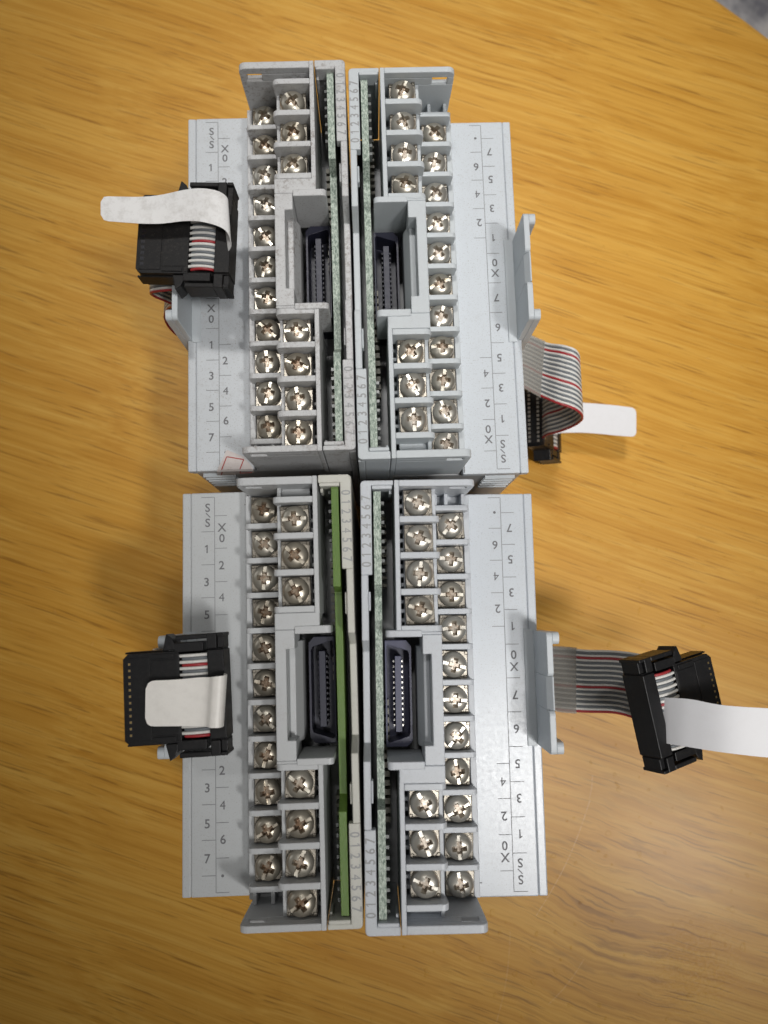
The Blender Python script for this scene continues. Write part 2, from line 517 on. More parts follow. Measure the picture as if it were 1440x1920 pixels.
_glyphs = {}
_glyphs['1'] = ([(-0.02, -0.345), (0.085, -0.345), (0.085, 0.345), (-0.0, 0.345), (-0.155, 0.225), (-0.155, 0.125), (-0.02, 0.215)], [(0, 1, 2, 6), (2, 3, 4, 5, 6)])
def glyph(ch):
    if ch not in _glyphs:
        cu = bpy.data.curves.new('glyph', 'FONT')
        cu.body = ch; cu.size = 1.0; cu.offset = 0.0 if ch in '4' else 0.013; cu.align_x = 'CENTER'; cu.align_y = 'CENTER'
        cu.resolution_u = 3
        ob = bpy.data.objects.new('glyph', cu)
        C.objects.link(ob)
        dg = bpy.context.evaluated_depsgraph_get()
        me = ob.evaluated_get(dg).to_mesh()
        vs = [tuple(v.co) for v in me.vertices]; fs = [tuple(p.vertices) for p in me.polygons]
        xs = [v[0] for v in vs]; ys = [v[1] for v in vs]
        cx, cy = (min(xs) + max(xs)) / 2, (min(ys) + max(ys)) / 2
        _glyphs[ch] = ([(x - cx, y - cy) for x, y, _ in vs], fs)
        ob.evaluated_get(dg).to_mesh_clear()
        bpy.data.objects.remove(ob); bpy.data.curves.remove(cu)
    return _glyphs[ch]

def write(mb, ch, x, y, z, size, rot=0.0, m=0, sx=1.0):
    vs, fs = glyph(ch)
    c, s = math.cos(rot), math.sin(rot)
    mb.add([(x + (c * a * sx - s * b) * size, y + (s * a * sx + c * b) * size, z) for a, b in vs], fs, m)

# ------------------------------------------------------------------ screw (one mesh for all)
def screw_mesh():
    hd = MB()
    hd.lathe([(0, 0), (2.60, 0), (2.68, 0.2), (2.68, 1.05), (2.60, 1.40), (2.35, 1.80), (1.9, 2.12), (1.2, 2.36), (0, 2.48)], 40)
    def cutter(hl0, hw0, z0, hl1, hw1, z1, rot):
        c = MB()
        vs = []
        for hl, hw, z in ((hl0, hw0, z0), (hl1, hw1, z1)):
            for x, y in ((-hl, -hw), (hl, -hw), (hl, hw), (-hl, hw)):
                vs.append((x * math.cos(rot) - y * math.sin(rot), x * math.sin(rot) + y * math.cos(rot), z))
        c.add(vs, [(3, 2, 1, 0), (4, 5, 6, 7), (0, 1, 5, 4), (1, 2, 6, 5), (2, 3, 7, 6), (3, 0, 4, 7)])
        return c.mesh('cutter')
    ob = bpy.data.objects.new('head', hd.mesh('head', True)); C.objects.link(ob)
    tmp = [ob]
    for me in (cutter(0.95, 0.36, 1.0, 1.80, 0.58, 2.8, 0.0), cutter(0.95, 0.36, 0.98, 1.80, 0.58, 2.8, math.pi / 2),
               cutter(3.2, 0.36, 1.62, 3.2, 0.40, 2.9, math.pi / 2)):
        c = bpy.data.objects.new('cutter', me); C.objects.link(c); tmp.append(c)
        b = ob.modifiers.new('cut', 'BOOLEAN'); b.operation = 'DIFFERENCE'; b.object = c; b.solver = 'EXACT'
    dg = bpy.context.evaluated_depsgraph_get()
    me = bpy.data.meshes.new_from_object(ob.evaluated_get(dg))
    me.name = 'screw'
    for o in tmp:
        bpy.data.objects.remove(o)
    bm = bmesh.new(); bm.from_mesh(me)
    for e in bm.edges:
        e.smooth = not (len(e.link_faces) == 2 and e.calc_face_angle(0) > math.radians(38))
    for f in bm.faces:
        f.smooth = True
    bm.to_mesh(me); bm.free()
    return me
SCREW = screw_mesh()

def washer_mesh():
    w = MB()
    w.box(-2.95, 2.95, -2.9, 2.9, -1.6, -0.02)
    for sx in (-1, 1):
        for sy in (-1, 1):
            w.box(sx * 2.55 - 0.38, sx * 2.55 + 0.38, sy * 2.5 - 0.38, sy * 2.5 + 0.38, -0.1, 0.22)
    return w.mesh('washer')
WASHER = washer_mesh()

# ------------------------------------------------------------------ terminal module, local millimetres, left-hand orientation
OUT_BAR = [80.6 - 7.61 * k for k in range(11)]
OUT_SCREW = [y + 3.85 for y in OUT_BAR]
IN_BAR_N = [84.8, 77.2, 69.6, 62.0]
IN_SCREW_N = [81.0, 73.35, 65.7]
IN_BAR_S = [30.75, 23.2, 15.65, 8.1]
IN_SCREW_S = [27.0, 19.4, 11.85, 4.35]

def bar_mesh(x0, x1, z0, z1, t, lead):
    """a barrier plate across a terminal column, its free upper corner rounded"""
    b = MB()
    r = lead
    poly = [(z0, x0 + 0.35)] + [(z1 - r + r * math.sin(a), x0 + r - r * math.cos(a)) for a in [i * math.pi / 8 for i in range(5)]] + [(z1, x1), (z0, x1)]
    b.prism(poly, 'y', -t / 2, t / 2)
    return b.mesh('barrier')

def end_wall_mesh(y0, y1):
    b = MB()
    # plate with a slot, made of butted pieces
    b.prism([(66.0, 16.6), (82.8, 16.05), (82.8, 32.0), (66.0, 32.0)], 'y', y0, y1)
    b.box(16.05, 17.5, y0, y1, 82.802, 85.1)
    b.box(21.0, 32.0, y0, y1, 82.802, 85.1)
    r = 1.5
    poly = [(85.102, 16.05)] + [(87 - r + r * math.sin(a), 16.0 + r - r * math.cos(a)) for a in [i * math.pi / 8 for i in range(5)]] + [(87, 32.0), (85.102, 32.0)]
    b.prism(poly, 'y', y0, y1)
    return b.mesh('end_wall')

def block_mesh():
    b = MB()
    # outer row: floor, low front wall and its posts
    b.box(17.0, 24.1, 1.2, 88.0, 62.0, 71.6)
    b.box(15.7, 17.0, 1.1, 88.05, 63.0, 72.7)
    # step between the rows: face of the inner row and its low divider
    b.box(24.1, 24.95, 1.15, 62.5, 62.0, 79.0)
    b.box(24.1, 24.95, 62.502, 88.0, 62.0, 83.0)
    b.box(24.1, 24.95, 1.2, 31.0, 79.002, 83.0)
    b.box(24.95, 31.05, 1.25, 30.9, 62.0, 80.9)
    b.box(24.95, 31.05, 61.9, 88.0, 62.0, 80.9)
    # inner spine along the board side
    b.box(32.0, 33.0, 61.0, 89.72, 62.0, 87.0)
    b.box(32.0, 33.0, -0.2, 31.2, 62.0, 87.0)
    # little teeth seen in the dark slot beside each inner screw
    for y in IN_SCREW_N + IN_SCREW_S:
        for dy in (-1.9, 0.1, 2.1):
            b.box(31.05, 31.98, y + dy - 0.42, y + dy + 0.42, 76.0, 80.0)
    # ribs of the two empty places at the ends of the outer row
    for x in (17.0, 20.8, 23.2):
        b.box(x, x + 0.8, 1.25, 4.05, 71.6, 76.2)
    return b.mesh('terminal_block')

def frame_mesh():
    """the raised frame round the socket, between the two groups of inner screws"""
    b = MB()
    b.box(23.75, 32.95, 57.9, 61.3, 78.0, 87.0)          # north plate
    b.box(23.75, 32.95, 31.4, 31.95, 78.0, 87.0)
    b.prism([(23.75, 31.96), (27.75, 31.96), (27.75, 35.9), (26.0, 35.9), (26.0, 54.0), (27.75, 54.0), (27.75, 57.88), (23.75, 57.88)], 'z', 76.0, 87.0)
    r = 1.0
    for ya, yb in ((57.0, 58.6), (31.0, 32.4)):           # end plates that reach toward the board
        poly = [(73.0, 27.8), (73.0, 35.2)] + [(87.3 - r + r * math.sin(a), 35.2 - r + r * math.cos(a)) for a in [i * math.pi / 8 for i in range(5)]] + [(87.3, 27.8)]
        b.prism(poly, 'y', ya, yb)
    # sloping guide wall in the recess
    b.prism([(70.0, 26.02), (70.0, 28.5), (77.5, 28.5), (82.0, 27.3), (82.0, 26.02)], 'y', 34.6, 55.4)
    return b.mesh('socket_frame')

def socket_meshes():
    b = MB()
    out = [(29.6, 34.7), (30.7, 34.7), (30.7, 33.4), (35.35, 33.4), (35.35, 56.0), (30.7, 56.0), (30.7, 54.8), (29.6, 54.8)]
    inn = [(30.05, 36.5), (30.35, 35.7), (34.6, 34.3), (34.95, 34.7), (34.95, 54.7), (34.6, 55.1), (30.35, 53.8), (30.05, 53.0)]
    # match outline points to opening points and bridge them
    out8 = [(29.6, 34.7), (30.7, 33.4), (35.35, 33.4), (35.35, 34.7), (35.35, 54.8), (35.35, 56.0), (30.7, 56.0), (29.6, 54.8)]
    vs = [(x, y, 75.7) for x, y in out8] + [(x, y, 75.7) for x, y in inn] + [(x, y, 69.0) for x, y in inn] + [(x, y, 62.0) for x, y in out8]
    fs = []
    for i in range(8):
        j = (i + 1) % 8
        fs += [(i, j, 8 + j, 8 + i), (8 + i, 8 + j, 16 + j, 16 + i), (24 + i, 24 + j, j, i)]
    fs.append(tuple(range(16, 24)))
    b.add(vs, fs)
    # square shoulders at the two ends
    b.box(29.6, 30.72, 34.7, 35.2, 62.0, 75.69)
    shell = b.mesh('socket')
    t = MB()
    t.box(31.8, 33.2, 36.8, 52.9, 69.0, 75.7)
    tongue = t.mesh('tongue')
    c = MB()
    for k in range(13):
        y = 38.0 + k * 1.14
        c.box(33.22, 33.55, y - 0.22, y + 0.22, 69.0, 74.2)
        c.box(31.45, 31.78, y - 0.22, y + 0.22, 69.0, 74.2)
    contacts = c.mesh('contact_row')
    return shell, tongue, contacts

def rail_mesh():
    b = MB()
    # spine: profile in (y, z)
    prof = [(-0.15, 0.8), (89.8, 0.8), (89.8, 84.59), (70.0, 84.59), (70.0, 87.0), (56.9, 87.0), (54.4, 79.5), (35.5, 79.5), (33.0, 87.0), (19.6, 87.0), (19.6, 84.59), (-0.15, 84.59)]
    b.prism(prof, 'x', 38.65, 40.1)
    # digit plates with the end caps in one piece, outer corner rounded
    r = 0.9
    arc = [(40.1 - r + r * math.cos(a), 89.8 - r + r * math.sin(a)) for a in [i * math.pi / 8 for i in range(5)]]
    b.prism([(37.8, 70.0), (40.1, 70.0)] + arc + [(33.2, 89.8), (33.2, 88.1), (37.8, 88.1)], 'z', 84.6, 87.0)
    arc = [(40.1 - r + r * math.sin(a), -0.15 + r - r * math.cos(a)) for a in [i * math.pi / 8 for i in range(5)]]
    b.prism([(33.2, -0.15)] + arc + [(40.1, 19.6), (37.8, 19.6), (37.8, 0.9), (33.2, 0.9)], 'z', 84.6, 87.0)
    b.box(33.18, 38.64, 88.04, 89.75, 62.0, 84.59)         # walls below the caps
    b.box(33.18, 38.64, -0.1, 0.95, 62.0, 84.59)
    b.box(33.45, 37.7, 87.3, 88.09, 83.5, 87.3)            # small lips
    b.box(33.45, 37.7, 0.91, 1.75, 83.5, 87.3)
    b.box(33.5, 34.1, 86.4, 87.29, 80.0, 85.0)
    b.box(33.5, 34.1, 1.76, 2.5, 80.0, 85.0)
    b.box(38.2, 38.64, 60.7, 65.2, 84.0, 86.2)             # small catch in the middle of the strip
    b.box(38.2, 38.64, 23.0, 27.0, 84.0, 86.2)
    return b.mesh('indicator_rail')

def board_mesh(offset):
    b = MB()
    prof = [(2.0, 12.0), (87.6, 12.0), (87.6, 86.0), (66.4, 86.0), (65.5, 81.2), (24.0, 81.0), (21.6, 85.8), (2.0, 86.0)]
    b.prism(prof, 'x', 35.85, 37.4)
    return b.mesh('circuit_board')

def led_mesh():
    b = MB()
    for y0 in (72.2, 4.2):
        for k in range(8):
            y = y0 + k * 2.05
            b.box(35.15, 35.84, y - 0.33, y + 0.33, 81.0, 83.6)
    return b.mesh('led_row')

def chip_mesh():
    b = MB()
    for k in range(14):
        y = 47.0 + k * 1.9
        b.box(34.6, 35.84, y - 0.6, y + 0.6, 66.0, 72.5)
    for k in range(10):
        y = 6.0 + k * 1.7
        b.box(34.6, 35.84, y - 0.35, y + 0.35, 66.0, 72.0)
    return b.mesh('component_pins')

def housing_mesh():
    b = MB()
    b.box(0.6, 38.6, 0.7, 89.2, 0.0, 61.8)
    b.box(0.6, 15.6, 0.7, 89.2, 61.79, 64.6)
    return b.mesh('housing')

def vent_mesh():
    b = MB()
    b.box(2.2, 9.5, -0.25, 0.72, -0.45, 0.45)
    return b.mesh('vent_ridge')

def panel_mesh():
    b = MB()
    b.box(2.0, 15.68, 0.0, 90.0, 64.62, 67.0)
    b.box(15.68, 18.6, 1.0, 88.0, 64.62, 66.99)
    b.box(0.0, 1.98, 0.0, 90.0, 64.62, 66.93)
    b.box(0.3, 15.6, 0.3, 89.7, 62.6, 64.62)
    return b.mesh('label_panel')

def print_mesh():
    b = MB()
    z = 67.035
    def line(x0, y0, x1, y1, w=0.075):
        if abs(x1 - x0) > abs(y1 - y0):
            b.add([(x0, y0 - w, z), (x1, y0 - w, z), (x1, y0 + w, z), (x0, y0 + w, z)], [(0, 1, 2, 3)], 1)
        else:
            b.add([(x0 - w, y0, z), (x0 + w, y0, z), (x0 + w, y1, z), (x0 - w, y1, z)], [(0, 1, 2, 3)], 1)
    line(7.5, 0.9, 7.5, 88.95)
    for y in (88.9, 80.8, 73.1, 65.5, 57.85, 50.2, 42.6, 35.0, 27.1, 19.6, 12.0, 4.5):
        line(4.4, y, 7.4, y)
    for y in (84.5, 76.85, 69.1, 61.5, 30.9, 23.2, 15.65, 8.15, 0.9):
        line(7.6, y, 10.4, y)
    b.add([(15.2, 87.0, z), (15.42, 87.0, z), (15.42, 89.6, z), (15.2, 89.6, z)], [(0, 1, 2, 3)], 0)  # gap beside the block, its shade drawn as dark strips
    b.add([(14.5, 86.8, z), (15.42, 86.8, z), (15.42, 87.0, z), (14.5, 87.0, z)], [(0, 1, 2, 3)], 0)
    sz = 2.75
    for ch, x, y in [('S', 5.9, 86.45), ('S', 5.9, 82.9), ('1', 5.65, 76.75), ('3', 5.6, 69.1), ('5', 5.65, 61.6), ('6', 5.65, 54.0), ('7', 5.65, 46.4),
                     ('X', 5.65, 40.1), ('0', 5.65, 37.4), ('1', 5.65, 30.9), ('3', 5.63, 23.2), ('5', 5.6, 15.5), ('7', 5.62, 8.1),
                     ('X', 9.2, 81.7), ('0', 9.2, 79.2), ('2', 9.1, 72.9), ('4', 9.05, 65.5), ('2', 8.95, 26.9), ('4', 9.03, 19.4), ('6', 9.08, 12.1)]:
        write(b, ch, x, y, z, sz, m=0)
    b.add([(5.42, 85.10, z), (6.42, 84.05, z), (6.58, 84.22, z), (5.58, 85.26, z)], [(0, 1, 2, 3)], 0)
    b.add([(8.95 + 0.33 * math.cos(a), 4.4 + 0.33 * math.sin(a), z) for a in [i * math.pi / 5 for i in range(10)]], [tuple(range(10))], 0)
    return b.mesh('printed_scale')

def digits_mesh():
    b = MB()
    for k in range(8):
        write(b, str(k), 38.98, -k * 1.99, 87.03, 2.75, rot=-math.pi / 2, sx=0.82)
    return b.mesh('digit_row')

def guard_mesh():
    """the upright cable guard on the outer edge of the panel"""
    b = MB()
    r = 1.0
    def outline(x0, x1, y0, y1, za, zb):
        poly = [(y0, za)] + [(y0 + r - r * math.cos(a), zb - r + r * math.sin(a)) for a in [i * math.pi / 8 for i in range(5)]] + \
               [(y1 - r + r * math.sin(a), zb - r + r * math.cos(a)) for a in [i * math.pi / 8 for i in range(5)]] + [(y1, za)]
        b.prism(poly, 'x', x0, x1)
    outline(-0.25, 1.05, 32.0, 41.3, 58.0, 81.0)
    b.prism([(-0.25, 58.0), (-0.25, 80.6), (0.35, 80.2), (1.05, 78.4), (1.05, 58.0)][::1], 'y', 41.3, 48.4) if False else b.add(
        [(x, y, z) for y in (41.302, 48.398) for x, z in ((-0.25, 58.0), (-0.25, 80.7), (0.05, 80.7), (1.05, 79.0), (1.05, 58.0))],
        [(0, 1, 2, 3, 4), (9, 8, 7, 6, 5), (0, 5, 6, 1), (1, 6, 7, 2), (2, 7, 8, 3), (3, 8, 9, 4), (4, 9, 5, 0)])
    outline(-0.25, 1.05, 48.4, 57.4, 58.0, 81.0)
    outline(-1.75, -0.26, 32.0, 34.6, 60.0, 80.9)          # hooks at both ends
    outline(-1.75, -0.26, 54.8, 57.4, 60.0, 80.9)
    b.box(1.0, 3.2, 31.6, 57.8, 67.01, 67.35)              # foot on the panel
    b.prism([(1.04, 67.35), (2.6, 67.35), (1.04, 71.0)], 'y', 31.8, 33.2) if False else None
    return b.mesh('cable_guard')

SHARED = dict(bar_out=bar_mesh(16.15, 24.08, 71.58, 77.0, 1.2, 1.0), bar_in=bar_mesh(23.6, 31.98, 80.88, 86.97, 1.3, 1.3),
              bar_in_low=bar_mesh(23.6, 31.98, 76.0, 86.97, 1.3, 1.3),
              wall_n=end_wall_mesh(88.0, 89.7), wall_s=end_wall_mesh(-0.2, 1.2), block=block_mesh(), frame=frame_mesh(), rail=rail_mesh(),
              board=board_mesh(0), leds=led_mesh(), pins=chip_mesh(), housing=housing_mesh(), vents=vent_mesh(), panel=panel_mesh(),
              scale=print_mesh(), digits=digits_mesh(), guard=guard_mesh())
SHELL, TONGUE, CONTACTS = socket_meshes()

def make_module(loc, rz, label, grey, panel, rail, board, screws, rough_seed, vent=None):
    rr = random.Random(rough_seed)
    t = empty('terminal_module', (loc[0], loc[1], 0.0), rz, label, 'terminal module', 'input terminal modules standing on the table')
    hs = put('housing', SHARED['housing'], M['body'], t, bevel=0.4)
    for k in range(5 if vent in (0, 90) else 0):            # ridged vents, only on the end that faces the gap in view
        z = 60.0 - 3.2 * k
        put('vent_ridge', SHARED['vents'], M['flap'], hs, (0, 0, z) if vent == 0 else (11.7, 89.9, z), None if vent == 0 else (0, 0, math.pi))
    pn = put('label_panel', SHARED['panel'], panel, t, bevel=0.3)
    put('printed_scale', SHARED['scale'], [M['ink'], M['ink_line']], pn)
    put('cable_guard', SHARED['guard'], M['flap'], t, bevel=0.2)
    put('terminal_block', SHARED['block'], grey, t, bevel=0.15)
    put('end_wall', SHARED['wall_n'], grey, t, bevel=0.2)
    put('end_wall', SHARED['wall_s'], grey, t, bevel=0.2)
    for y in OUT_BAR:
        put('barrier', SHARED['bar_out'], grey, t, (0, y, 0), bevel=0.15)
    for y in IN_BAR_N + IN_BAR_S:
        put('barrier', SHARED['bar_in'], grey, t, (0, y, 0), bevel=0.15)
    for x, z, ys in ((20.2, 73.9, OUT_SCREW), (27.95, 83.7, IN_SCREW_N + IN_SCREW_S)):
        for y in ys:
            mt = M[screws[min(len(screws) - 1, int(rr.random() * len(screws)))]]
            a = rr.choice([0, 0.1, 0.5, 0.8, 1.2, 1.57, 2.1, 2.4, 2.7, 2.95]) + rr.uniform(-0.15, 0.15)
            s = put('screw', SCREW, mt, t, (x + rr.uniform(-0.12, 0.12), y + rr.uniform(-0.15, 0.15), z + rr.uniform(-0.25, 0.2)), Euler((rr.gauss(0, 0.025), rr.gauss(0, 0.025), a)))
            s.scale = (1.04, 1.04, 1.0)
            put('washer', WASHER, M['washer'], s, (0, 0, 0), (0, 0, -a + rr.uniform(-0.05, 0.05)), bevel=0.18)
    put('socket_frame', SHARED['frame'], grey, t, bevel=0.2)
    nv = M['navy_glare'] if vent == -1 else M['navy']  # lower right socket takes the copy with painted-in glare
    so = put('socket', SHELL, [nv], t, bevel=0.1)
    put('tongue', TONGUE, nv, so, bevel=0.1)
    c = put('contact_row', CONTACTS, M['tin'] if vent == -1 else M['dull_tin'], so); c['kind'] = 'stuff'  # its brighter contacts carry the same painted glare
    rl = put('indicator_rail', SHARED['rail'], rail, t, bevel=0.25)
    for y in (85.9, 17.45):
        put('digit_row', SHARED['digits'], M['rail_digit_shade'], rl, (0, y, 0))['kind'] = 'stuff'
    bd = put('circuit_board', SHARED['board'], board, t, bevel=0.08)
    l = put('led_row', SHARED['leds'], M['led'], bd); l['kind'] = 'stuff'
    p = put('component_pins', SHARED['pins'], M['chip'], bd); p['kind'] = 'stuff'
    return t

mod_tl = make_module((-44.14, 7.77), 0.03264, 'grimy grey terminal module at the upper left with a torn paper sticker on its corner',
                     M['grey_a'], M['panel_a'], M['grey_a'], M['pcb_raw'], ['screw_worn', 'screw_worn', 'screw_rust', 'screw_clean'], 3, 0)
mod_tr = make_module((33.89, 97.68), 3.17063, 'clean pale grey terminal module at the upper right, striped cable folded over beside it',
                     M['grey_b'], M['panel_b'], M['grey_b'], M['pcb_raw'], ['screw_clean', 'screw_clean', 'screw_worn'], 11, 90)
mod_bl = make_module((-42.24, -87.40), 0.03294, 'shaded grey terminal module at the lower left with bright green board and cream rail',
                     M['grey_c'], M['panel_c'], M['rail_c'], M['pcb_green'], ['screw_rust', 'screw_worn', 'screw_rust'], 23)
mod_br = make_module((36.98, 2.75), 3.15716, 'pale grey terminal module at the lower right with light shining on its label panel',
                     M['grey_d'], M['panel_d'], M['grey_d'], M['pcb_raw'], ['screw_clean', 'screw_worn', 'screw_clean'], 31, -1)

# torn sticker on the near corner of the upper left module
st = MB()
ya = 3.4
st.sheet([[(8.9, 4.6, 67.10), (9.4, 4.9, 67.10)], [(8.6, 3.4, 67.08), (13.2, 3.2, 67.10)], [(7.6, 1.6, 67.08), (14.6, 1.5, 67.08)], [(7.0, 0.25, 67.08), (15.4, 0.2, 67.08)],
          [(6.8, -0.12, 66.7), (15.4, -0.12, 66.7)], [(6.3, -0.12, 64.0), (15.3, -0.12, 64.4)], [(5.8, 0.0, 61.5), (9.0, 0.0, 61.0)]], 0.08, 0)
def red_line(p0, p1, w=0.13):
    a, b_ = Vector(p0), Vector(p1)
    d = (b_ - a).normalized()
    n = d.cross(Vector((0, 0, 1)) if abs(a.z - b_.z) < 0.5 else Vector((0, 1, 0)))
    n = n * w
    st.add([a - n, b_ - n, b_ + n, a + n], [(0, 1, 2, 3)], 1)
red_line((9.2, 3.3, 67.16), (8.0, 0.2, 67.16)); red_line((9.2, 3.3, 67.16), (13.2, 2.5, 67.16)); red_line((13.2, 2.5, 67.16), (12.3, 0.2, 67.16))
red_line((8.0, -0.2, 66.5), (7.0, -0.2, 62.5)); red_line((12.3, -0.2, 66.5), (11.9, -0.2, 64.6)); red_line((11.9, -0.2, 64.6), (14.8, -0.2, 64.9))
put('torn_sticker', st.mesh('torn_sticker'), [M['paper'], M['ink_red']], mod_tl)

# ------------------------------------------------------------------ ribbon cables with plugs
REDS = (3, 15, 25)
def wire_mat(i):
    return 2 if i in REDS else (0 if i % 2 == 0 else 1)

def plug_parts(root, black, contact, flip):
    """local plug frame: x = 0 at the rear edge, mating end at x = -20.4, y along the row, top face at z = 0"""
    b = MB()
    c = 1.2
    b.prism([(-20.4, -8.0), (-19.4, -9.0), (-9.0, -9.0), (-9.0, 9.0), (-19.4, 9.0), (-20.4, 8.0)], 'z', -6.3, -0.15)
    b.box(-19.7, -15.0, -8.2, 8.2, -0.16, 0.0)               # lip with the contact windows
    b.box(-14.7, -9.4, -7.4, 7.4, -0.16, -0.02)
    for s in (-1, 1):
        y0, y1 = sorted((s * 7.7, s * 8.6))
        b.box(-14.7, -10.2, y0, y1, -0.16, 0.12)             # side ribs
    b.box(-20.3, -12.5, -9.35, -8.98, -5.2, -1.4)            # keys on the flanks
    b.box(-20.3, -12.5, 8.98, 9.35, -5.2, -1.4)
    put('plug_body', b.mesh('plug_body'), black, root, bevel=0.25)
    f = MB()
    f.box(-3.3, 0.0, -8.75, 8.75, -6.4, 0.0)                 # rear bar in three pieces with fine grooves between
    for s in (-1, 1):
        y0, y1 = sorted((s * 9.05, s * 12.1))
        f.box(-3.3, -1.35, y0, y1, -6.4, -0.05)
        f.box(-1.34, -0.1, y0, y1, -6.0, -0.9)
        y0, y1 = sorted((s * 8.76, s * 9.04))
        f.box(-3.2, -0.2, y0, y1, -6.2, -0.45)
        y0, y1 = sorted((s * 11.4, s * 12.1))
        f.box(-1.3, 0.0, y0, y1, -6.4, -0.06)
    f.box(-10.0, -4.1, -10.6, -8.7, -6.2, -0.25)            # inner cheeks
    f.box(-10.0, -4.1, 8.7, 10.6, -6.2, -0.25)
    f.box(-9.9, -8.98, -8.69, 8.69, -6.2, -0.05)             # front bar
    f.box(-9.0, -3.3, -8.69, 8.69, -6.3, -2.2)               # slot floor
    fr = put('strain_relief', f.mesh('strain_relief'), black, root, bevel=0.2)
    for s in (-1, 1):
        a = MB()
        y0, y1 = sorted((s * 11.1, s * 12.1))
        a.box(-9.6, -3.29, y0, y1, -5.6, -0.1)
        y0, y1 = sorted((s * 9.6, s * 12.9))
        a.prism([(-12.4, s * 9.2), (-11.6, s * 12.6), (-10.4, s * 11.6), (-9.9, s * 10.5), (-9.9, s * 9.2)], 'z', -5.8, -0.4)
        put('latch_arm', a.mesh('latch_arm'), black, fr, bevel=0.2)
    k = MB()
    for i in range(12):
        y = -6.98 + i * 1.27
        k.box(-19.45, -18.65, y - 0.36, y + 0.36, -0.05, 0.012, 1)
        k.box(-19.25, -18.85, y - 0.22, y + 0.22, -0.02, 0.10, 0)
    for row in (-1.7, -4.4):
        for i in range(13):
            y = -7.62 + i * 1.27
            k.box(-20.46, -20.3, y - 0.36, y + 0.36, row - 0.36, row + 0.36, 0)
    o = put('contact_row', k.mesh('contact_row'), [contact, M['socket_dark']], root); o['kind'] = 'stuff'
    w = MB()
    for i in range(26):
        y = (-7.94 + i * 0.635) * (-1 if flip else 1)
        m = wire_mat(i)
        long_ = 0.0 if i % 2 == 0 else 1.0
        xa, xb = -9.4 + long_, -3.45
        path = []
        for j in range(11):
            t = j / 10.0
            x = xa + (xb - xa) * t
            z = -1.15 + 1.05 * math.sin(math.pi * min(1, max(0, 0.06 + 0.90 * t))) ** 0.6
            path.append((x, y, z))
        path.append((xb + 0.15, y, -2.6))
        w.tube(path, 0.34 if i % 2 == 0 else 0.31, 8, m)
    o = put('wire_loop', w.mesh('wire_loop', True), [M['wire_white'], M['wire_grey'], M['wire_red']], root); o['kind'] = 'stuff'

def smooth_path(rows, n):
    """Catmull-Rom through rows of (A, B) edge points"""
    A = [Vector(r[0]) for r in rows]; B = [Vector(r[1]) for r in rows]
    def cr(P, t):
        k = min(int(t), len(P) - 2); u = t - k
        p0, p1, p2, p3 = P[max(k - 1, 0)], P[k], P[k + 1], P[min(k + 2, len(P) - 1)]
        return 0.5 * ((2 * p1) + (p2 - p0) * u + (2 * p0 - 5 * p1 + 4 * p2 - p3) * u * u + (3 * p1 - p0 - 3 * p2 + p3) * u ** 3)
    ts = [i * (len(rows) - 1) / n for i in range(n + 1)]
    return [(cr(A, t), cr(B, t)) for t in ts]

def to_local(root, p):
    return root.matrix_world.inverted() @ (Vector(p) * S) / S

def ribbon(root, rows, n=40, tape=None):
    rows = smooth_path(rows, n)
    w = MB()
    for i in range(26):
        t = (i + 0.5) / 26
        path = [to_local(root, a.lerp(b, t)) for a, b in rows]
        wid = (rows[len(rows) // 2][0] - rows[len(rows) // 2][1]).length / 26
        w.tube(path, min(0.36, wid * 0.53), 6, wire_mat(i))
    o = put('ribbon', w.mesh('ribbon', True), [M['wire_white'], M['wire_grey'], M['wire_red']], root); o['kind'] = 'stuff'
    if tape:
        i0, i1 = tape
        sh = MB()
        pts = []
        for off in (0.5,):
            seq = rows[i0:i1]
            for a, b in seq:
                pts.append([to_local(root, a.lerp(b, q)) for q in (-0.02, 0.25, 0.5, 0.75, 1.02)])
        nn = []
        for i, row in enumerate(pts):
            nx = (pts[min(i + 1, len(pts) - 1)][2] - pts[max(i - 1, 0)][2]).cross(row[4] - row[0]).normalized()
            nn.append(nx)
        for sgn in (-1, 1):
            sh.sheet([[p + n_ * 0.42 * sgn for p in row] for row, n_ in zip(pts, nn)], 0.04)
        put('cable_tape', sh.mesh('cable_tape', True), M['tape'], root)

def pull_tab(root, rows, mat, n=36, round_end=2.2, th=0.09):
    """a flexible white strip; rows of (A, B) edges in world millimetres, the last row is the free, round-cornered end"""
    rows = smooth_path(rows, n)
    # distance from the free end decides how far the corners are drawn in
    L = [0.0]
    mids = [(a + b) / 2 for a, b in rows]
    for i in range(len(mids) - 1, 0, -1):
        L.append(L[-1] + (mids[i] - mids[i - 1]).length)
    L = L[::-1]
    out = []
    for (a, b), d in zip(rows, L):
        w = (b - a).length
        inset = 0.0
        if round_end and d < round_end:
            inset = round_end - math.sqrt(max(0.0, round_end ** 2 - (round_end - d) ** 2))
        q = inset / w
        out.append([to_local(root, a.lerp(b, q + (1 - 2 * q) * s)) for s in (0, 0.2, 0.4, 0.6, 0.8, 1)])
    # extra rows near the round end
    sh = MB(); sh.sheet(out, th)
    put('pull_tab', sh.mesh('pull_tab', True), mat, root)

def make_cable(origin, X, Y, label, black, contact, flip):
    t = empty('ribbon_cable', (0, 0, 0), 0, label, 'cable', 'ribbon cables of the modules')
    X = Vector(X).normalized(); Y = Vector(Y); Y = (Y - X * Y.dot(X)).normalized(); Z = X.cross(Y)
    mw = Matrix((X, Y, Z)).transposed().to_4x4()
    mw.translation = Vector(origin) * S
    t.matrix_world = mw
    bpy.context.view_layer.update()
    plug_parts(t, black, contact, flip)
    return t

